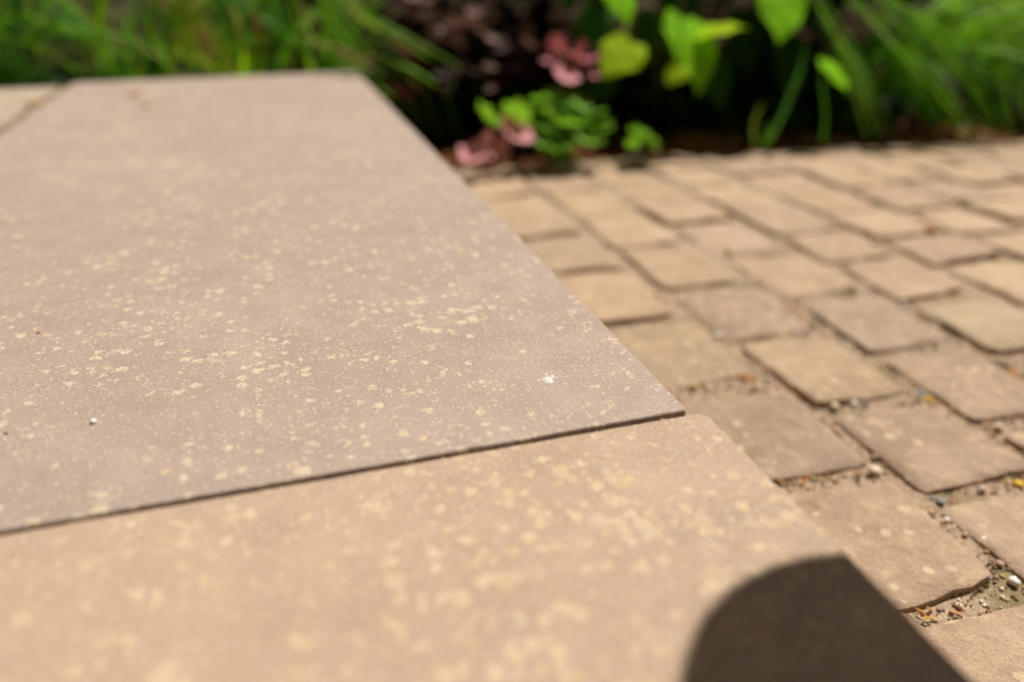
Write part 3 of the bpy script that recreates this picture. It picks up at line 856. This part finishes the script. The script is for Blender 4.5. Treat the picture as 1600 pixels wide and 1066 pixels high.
for ci, mt, wpx, y_, path in LEFT:
    P = [at_y(a_, b_, y_+.03*noise.noise(Vector((a_*.02, b_*.02, 1)))+(.02 if k == 0 else 0)) for k, (a_, b_) in enumerate(path)]
    ribbon(CL[ci], P, wpx*(.45 if ci == 2 else .62)/2/FPX*1.45, mt)
    for q_ in range(3 if ci == 2 else 2):
        o_ = Vector((random.uniform(-.04, .04), random.uniform(-.015, .02), random.uniform(-.012, .014)))
        ribbon(CL[ci], [p_+o_*(.4+.3*i_)+Vector((random.uniform(-.006, .006), 0, random.uniform(-.004, .004))) for i_, p_ in enumerate(P)], random.uniform(.0018, .0036), random.choice((mt, 'blade_a', 'blade_b', 'straw' if ci == 2 else 'blade_c')))
RIGHT_B = [(4, 'blade_e', 20, -.03, [(1330, -10), (1385, 60), (1430, 125), (1480, 190)]), (4, 'blade_a', 22, -.05, [(1400, 70), (1450, 130), (1492, 175), (1532, 222)]),
           (4, 'blade_e', 18, -.045, [(1400, 10), (1462, 85), (1495, 140), (1520, 190)]), (4, 'blade_a', 15, -.03, [(1265, -20), (1310, 60), (1345, 140), (1372, 212)]), (4, 'blade_e', 14, -.02, [(1290, 30), (1330, 90), (1355, 150), (1385, 215)]),
           (5, 'blade_a', 18, -.03, [(1460, -20), (1520, 40), (1565, 100), (1600, 175)]), (5, 'blade_e', 18, -.03, [(1530, 20), (1565, 80), (1590, 140), (1605, 190)]), (5, 'blade_a', 20, .0, [(1350, -20), (1420, 20), (1490, 70), (1545, 140)]),
           (4, 'blade_b', 18, .0, [(1300, -20), (1370, 50), (1410, 110), (1430, 180)]), (5, 'blade_a', 18, .01, [(1400, -30), (1480, 0), (1550, 50), (1610, 120)]), (5, 'blade_b', 20, .02, [(1340, 40), (1400, 90), (1450, 150), (1475, 210)]), (4, 'blade_a', 18, .01, [(1290, -30), (1350, 10), (1400, 50), (1440, 100)]),
           (5, 'blade_b', 18, -.01, [(1500, 60), (1540, 120), (1565, 170), (1580, 215)]), (5, 'blade_a', 18, .0, [(1440, 30), (1500, 90), (1540, 150), (1560, 205)]),
           (7, 'blade_b', 13, -.02, [(1200, 222), (1222, 180), (1250, 110), (1262, 65)]), (7, 'blade_c', 11, -.03, [(1180, 228), (1178, 195), (1190, 160)]), (7, 'blade_b', 11, -.03, [(1196, 232), (1198, 210), (1206, 190)]), (7, 'blade_b', 12, -.02, [(1285, 222), (1290, 180), (1284, 120), (1290, 70)])]
for ci, mt, wpx, S_, path in RIGHT_B:
    P = []
    for a_, b_ in path:
        S2_ = S_+(130-b_)*.0003
        P.append(at(a_, b_, depth_for(a_, b_, S2_)))
    ribbon(CL[ci], P, wpx*(.42 if ci != 7 else .5)/2/FPX*1.45, mt)
    if ci != 7:
        for q_ in range(3):                            # slimmer neighbours of the same tussock
            o_ = Vector((random.uniform(-.035, .035), random.uniform(-.01, .02), random.uniform(-.012, .012)))
            ribbon(CL[ci], [p_+o_*(.4+.3*i_)+Vector((random.uniform(-.004, .004), 0, random.uniform(-.004, .004))) for i_, p_ in enumerate(P)], random.uniform(.0022, .0042), random.choice((mt, 'blade_a', 'blade_b')))

# --- big leaved shrub with lime leaves
random.seed(12)
LM = {k: [heart_leaf(M[k], random.uniform(.85, 1.05), random.uniform(.12, .3), random.uniform(.02, .14)) for _ in range(3)] for k in ('lime', 'gold', 'deep', 'midgreen', 'dark_leaf')}
def shade_canopy(t, x0, x1, s0, s1, z0, z1, n, kinds, lo, hi, name):
    "upper leaves added out of view to shade the bed below; one mesh"
    b = MB(); mats = sorted(set(kinds))
    for _ in range(n):
        xl = random.uniform(x0, x1); S = s0+(.08 if xl < .45 else 0)+(s1-s0)*random.random()**1.2; z = random.uniform(z0, z1)  # each leaf is set by where its shadow should land
        p = Vector((xl+KX*z, bed_y(xl)+S+KY*z, z))-t.location
        k = random.choice(kinds); me = random.choice(LM[k]); a = random.uniform(0, 6.28); sz = random.uniform(lo, hi)
        o_ = orient((math.cos(a), math.sin(a), random.uniform(-.6, .1)), (random.uniform(-.3, .5), random.uniform(-.3, .4), 1))
        b.add([p+o_ @ (v.co*sz) for v in me.vertices], [tuple(f.vertices) for f in me.polygons], mats.index(k))
    o = b.build(name, [M[k] for k in mats], t); o['kind'] = 'stuff'

base = gz(at(1060, 150, 1.75))
sh = thing('broadleaf_shrub', 'shrub with big pointed lime green leaves over a dark hollow, behind the setts', 'shrub', base)
tops = []
for k in range(10):
    e = base+Vector((random.uniform(-.15, .6), random.uniform(-.25, .25), random.uniform(.38, .7)))
    stalk(sh, base+Vector((random.uniform(-.05, .05), random.uniform(-.05, .05), 0)), e, .006, .003, M['stem'], .05); tops.append(e)
shade_canopy(sh, .16, .95, .10, .75, .29, .80, 620, ['deep', 'midgreen', 'midgreen', 'deep', 'lime'], .08, .14, 'added_shade_foliage')
def hero(px, py, t0, size, kind, dx, dy, dz, nx, ny, nz, stem=True):
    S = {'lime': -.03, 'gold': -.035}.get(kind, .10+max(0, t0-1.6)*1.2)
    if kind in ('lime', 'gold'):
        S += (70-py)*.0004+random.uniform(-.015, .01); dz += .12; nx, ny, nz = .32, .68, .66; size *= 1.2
    t = depth_for(px, py, S); size *= t/t0
    tip = cam_dir(dx, dy, dz).normalized(); c = at(px, py, t); b_ = c-tip*size*.45
    put_leaf(random.choice(LM[kind]), sh, b_, tip, cam_dir(nx, ny, nz), size)
    if stem:
        e = min(tops, key=lambda q: (q-b_).length)
        stalk(sh, b_, e.lerp(b_, .25)+Vector((0, 0, .03)), .0016, .0022, M['stem'], .01, 'leaf_stalk')
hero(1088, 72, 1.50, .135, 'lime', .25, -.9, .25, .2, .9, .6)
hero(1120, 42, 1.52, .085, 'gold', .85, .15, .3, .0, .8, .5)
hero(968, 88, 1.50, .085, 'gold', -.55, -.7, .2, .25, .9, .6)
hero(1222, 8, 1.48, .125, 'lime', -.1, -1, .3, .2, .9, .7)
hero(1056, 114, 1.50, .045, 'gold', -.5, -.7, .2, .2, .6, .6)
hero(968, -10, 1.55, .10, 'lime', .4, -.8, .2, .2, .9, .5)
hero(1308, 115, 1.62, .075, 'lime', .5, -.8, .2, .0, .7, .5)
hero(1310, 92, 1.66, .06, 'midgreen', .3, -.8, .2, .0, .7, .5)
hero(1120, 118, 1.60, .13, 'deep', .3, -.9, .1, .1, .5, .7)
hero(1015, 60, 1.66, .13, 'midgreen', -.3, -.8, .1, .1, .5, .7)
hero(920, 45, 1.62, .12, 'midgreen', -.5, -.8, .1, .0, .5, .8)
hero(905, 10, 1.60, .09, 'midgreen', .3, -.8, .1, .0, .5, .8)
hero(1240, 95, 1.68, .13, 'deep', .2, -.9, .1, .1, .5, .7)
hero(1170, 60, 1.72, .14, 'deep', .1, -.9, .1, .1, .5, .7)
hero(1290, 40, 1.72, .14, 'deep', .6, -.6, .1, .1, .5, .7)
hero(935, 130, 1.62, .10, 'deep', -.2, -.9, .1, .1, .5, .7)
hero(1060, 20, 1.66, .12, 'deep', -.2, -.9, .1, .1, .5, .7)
stalk(sh, gz(on(1022, 222, -.02)), at(1034, -60, 1.42), .0042, .0032, M['stem'])
stalk(sh, gz(on(1290, 212, -.02)), at(1287, -60, 1.5), .0036, .003, M['stem'])
sh2 = thing('broadleaf_shrub', 'deep green broad leaved shrub added behind the right hand grasses to shade the bed', 'shrub', V2(1.75, 1.75))  # unseen shrub added to shade the bed behind the right grasses
for k in range(7):
    stalk(sh2, sh2.location, sh2.location+Vector((random.uniform(-.5, .4), random.uniform(-.3, .2), random.uniform(.4, .75))), .006, .003, M['stem'], .05)
shade_canopy(sh2, .95, 1.9, .34, .95, .28, .85, 520, ['deep', 'midgreen', 'deep'], .08, .14, 'added_shade_foliage')
# --- coral-leaved plants (rounded ruffled leaves on thin stalks)
random.seed(14)
HM = {k: [lobed_leaf(M[k], random.choice((5, 6, 7)), random.uniform(.14, .24), random.uniform(.1, .5), seed=random.random()*9) for _ in range(3)] for k in ('pinkleaf', 'redleaf', 'dusty', 'dark_leaf', 'fresh')}
def rosette(name, label, cat, base, leaves, stalkmat, group=None):
    t = thing(name, label, cat, base, group)
    ref = sum(q[1] for q in leaves)/len(leaves)
    for px, py, t0, size, kind, dx, dy, dz, nx, ny, nz in leaves:
        S = {'pinkleaf': -.045, 'redleaf': -.045, 'fresh': -.062, 'dusty': -.0}.get(kind, .12+max(0, t0-1.6))
        if 'raised' in label: S += .03
        if 'drooping' in label: S -= .03
        S += (ref-py)*.00055+random.uniform(-.012, .012)
        tt = depth_for(px, py, S); size *= 1.2*tt/t0
        c = at(px, py, tt); tip = cam_dir(dx, dy, dz).normalized()
        if kind == 'fresh': nx, ny, nz = .35+random.uniform(-.3, .3), .85, .5+random.uniform(-.2, .2); dz += .2; size *= 1.2
        if kind == 'pinkleaf': nx, ny, nz = .35, .85, .5; dz += .3
        put_leaf(random.choice(HM[kind]), t, c-tip*size*.1, tip, cam_dir(nx, ny, nz), size)
        stalk(t, base, c-tip*size*.1, .0016, .0011, M[stalkmat], .015, 'leaf_stalk')
    return t
rosette('coral_bells', 'coral bells plant with a raised cluster of wine pink leaves beside the lime leaves', 'plant', gz(on(880, 225, -.02)), [
    (868, 72, 1.46, .038, 'redleaf', -.2, .6, .4, 0, .5, .8), (893, 88, 1.44, .050, 'pinkleaf', .1, -.3, .8, .1, .7, .6),
    (862, 98, 1.45, .036, 'redleaf', -.8, -.2, .5, -.2, .6, .6), (885, 116, 1.43, .046, 'pinkleaf', -.1, -.8, .5, 0, .6, .7),
    (918, 96, 1.45, .044, 'redleaf', .8, .0, .5, .3, .6, .6), (926, 116, 1.44, .034, 'redleaf', .7, -.6, .4, .2, .6, .6),
    (905, 80, 1.48, .040, 'redleaf', .5, .5, .4, .1, .6, .6), (905, 12, 1.6, .05, 'dusty', .5, .4, .4, .1, .6, .6)], 'redstem')
rosette('coral_bells', 'low plant with drooping pale pink leaves at the edge of the setts', 'plant', gz(on(785, 245, -.02)), [
    (805, 205, 1.33, .062, 'pinkleaf', .2, -.8, .5, .2, .6, .7), (770, 232, 1.31, .055, 'pinkleaf', -.2, -.8, .5, -.1, .6, .7),
    (740, 240, 1.32, .048, 'pinkleaf', -.7, -.6, .4, -.3, .6, .6), (765, 184, 1.37, .046, 'fresh', -.3, .4, .6, 0, .7, .5),
    (806, 178, 1.38, .042, 'fresh', .5, .3, .6, .1, .8, .4), (790, 195, 1.36, .035, 'redleaf', .1, .3, .6, .1, .8, .4)], 'redstem')
gr = [(880, 160, 1.42, .050), (855, 180, 1.40, .048), (900, 182, 1.40, .052), (925, 178, 1.42, .04), (935, 192, 1.41, .036), (870, 155, 1.45, .045),
      (840, 205, 1.38, .040), (905, 215, 1.38, .036), (865, 235, 1.36, .030), (848, 160, 1.40, .042), (885, 195, 1.38, .045), (862, 205, 1.38, .04), (915, 200, 1.38, .04), (940, 205, 1.40, .035), (885, 228, 1.37, .034), (928, 218, 1.39, .032), (850, 228, 1.36, .028), (895, 245, 1.355, .028), (868, 248, 1.345, .030), (905, 160, 1.44, .04), (830, 180, 1.41, .04)]
rosette('strawberry_plant', 'small plant with fresh green lobed leaves between the pink leaves and the setts', 'plant', gz(on(885, 238, -.02)),
        [(a, b_, c, s*.95, 'fresh', random.uniform(-1, 1), random.uniform(-.7, .5), .6, random.uniform(-.4, .4), .8, .55) for a, b_, c, s in gr], 'stem')
rosette('strawberry_plant', 'tiny green seedling alone at the edge of the dark hollow', 'plant', gz(on(1003, 232, -.02)),
        [(a, b_, 1.41, s, 'fresh', random.uniform(-1, 1), random.uniform(-.5, .5), .6, random.uniform(-.3, .3), .8, .5) for a, b_, s in ((996, 212, .03), (1013, 216, .032), (1004, 204, .024), (990, 226, .022), (1018, 228, .02))], 'stem')
dk = [(720, 40, 1.62, .06, 'dusty'), (700, 52, 1.62, .045, 'dusty'), (738, 45, 1.60, .05, 'dusty'), (748, 18, 1.65, .045, 'dusty'), (715, 62, 1.6, .035, 'dusty'),
      (655, 2, 1.7, .06, 'dusty'), (770, 62, 1.62, .03, 'dusty'), (765, 108, 1.52, .026, 'dusty'), (768, 140, 1.47, .020, 'dusty'), (825, 70, 1.6, .035, 'dusty'), (812, 30, 1.68, .05, 'dark_leaf')]
dk = [(a, b_, c, s, k, random.uniform(-1, 1), random.uniform(-.8, .3), .5, random.uniform(-.3, .3), .6, .6) for a, b_, c, s, k in dk]
for _ in range(60):
    dk.append((random.uniform(600, 850), random.uniform(-60, 150), random.uniform(1.6, 2.1), random.uniform(.05, .09), 'dark_leaf', random.uniform(-1, 1), random.uniform(-.8, .3), .5, random.uniform(-.3, .3), .6, .6))
dp = rosette('coral_bells', 'dark purple leaved plant with a few dusty pink leaves right of the slab end', 'plant', gz(on(740, 150, -.02)), dk, 'redstem')

shade_canopy(dp, .0, .20, .11, .8, .27, .62, 260, ['dark_leaf'], .06, .10, 'added_shade_foliage')  # leaves added over the low plant to keep the bed behind dark

random.seed(44)
b = MB(); LMx = LM['deep']  # leaf layer added over sunlit soil, coloured dark in place of shade
for _ in range(2600):
    x_ = random.uniform(-1.6, 2.4)
    y_ = bed_y(x_)+(.30 if x_ < -.0 else .16)+abs(random.gauss(0, .45))
    if x_ < .02 and y_ < 1.25: continue
    p = Vector((x_, y_, soil_z(x_, y_)+random.uniform(.01, .10))); a_ = random.uniform(0, 6.28); me = random.choice(LMx); sz = random.uniform(.035, .07)
    o_ = orient((math.cos(a_), math.sin(a_), random.uniform(-.4, .3)), (random.uniform(-.5, .5), random.uniform(-.5, .5), 1))
    vv = [p+o_ @ (v.co*sz) for v in me.vertices]
    idx = [0, 2, 4, 20, 22, 24, 47]
    b.add([vv[i] for i in idx], [(0, 1, 4, 3), (1, 2, 5, 4), (3, 4, 6), (4, 5, 6)])
o = b.build('shade_ground_cover', M['hedge'], None, False); o['kind'] = 'stuff'; o['label'] = 'added low ground cover, coloured dark in place of shade under the grasses and shrubs'

# --- hedge shrubs added behind as a dark backdrop that shades the bed
random.seed(15)
def hedge(x_, y_, w_, h_, label):
    b_ = Vector((x_, y_, soil_z(x_, y_)-.02))
    t = thing('added_backdrop_shrub', label, 'shrub', b_, 'evergreen shrubs added behind the bed as a dark backdrop')
    vv, ff = tube([Vector((0, 0, 0)), Vector((.02, .01, h_*.4)), Vector((-.02, .02, h_*.8))], [.03, .022, .01], 8)
    obj('trunk', mesh('trunk', vv, ff, M['trunk']), t)
    b = MB()
    for _ in range(6500):
        d = Vector((random.gauss(0, 1), random.gauss(0, 1), random.gauss(0, 1))).normalized()*random.random()**.4
        c = Vector((d.x*w_*.5, d.y*.42, h_*.52+d.z*h_*.52))
        c *= 1+.18*noise.noise(c*4+Vector((x_, 0, 0)))
        if c.z < .015: c.z = random.uniform(.015, .3)
        n_ = Vector((random.gauss(0, .6), random.gauss(0, .6), 1)).normalized(); a = random.uniform(0, 6.28)
        o_ = orient((math.cos(a), math.sin(a), random.uniform(-.5, .3)), n_)
        L = random.uniform(.04, .07)
        b.add([c+o_ @ Vector(p)*L for p in ((0, 0, 0), (.26, .45, .06), (0, 1, -.1), (-.26, .45, .06))], [(0, 1, 2), (0, 2, 3)])
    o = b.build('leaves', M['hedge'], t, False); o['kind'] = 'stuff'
    return t
for k, (x_, w_, lab) in enumerate(((-1.9, 1.2, 'evergreen shrub added as dark backdrop furthest left behind the grass'), (-.95, 1.2, 'evergreen shrub added as dark backdrop behind the darker left grass'),
        (-.05, 1.15, 'evergreen shrub added as dark backdrop behind the bright arching grass'), (.8, 1.2, 'evergreen shrub added as dark backdrop behind the purple plant and lime leaves'),
        (1.7, 1.2, 'evergreen shrub added as dark backdrop behind the right hand grasses'), (2.6, 1.2, 'evergreen shrub added as dark backdrop furthest right behind the grasses'))):
    hedge(x_, 2.38+.1*(k % 2), w_, 1.5, lab)
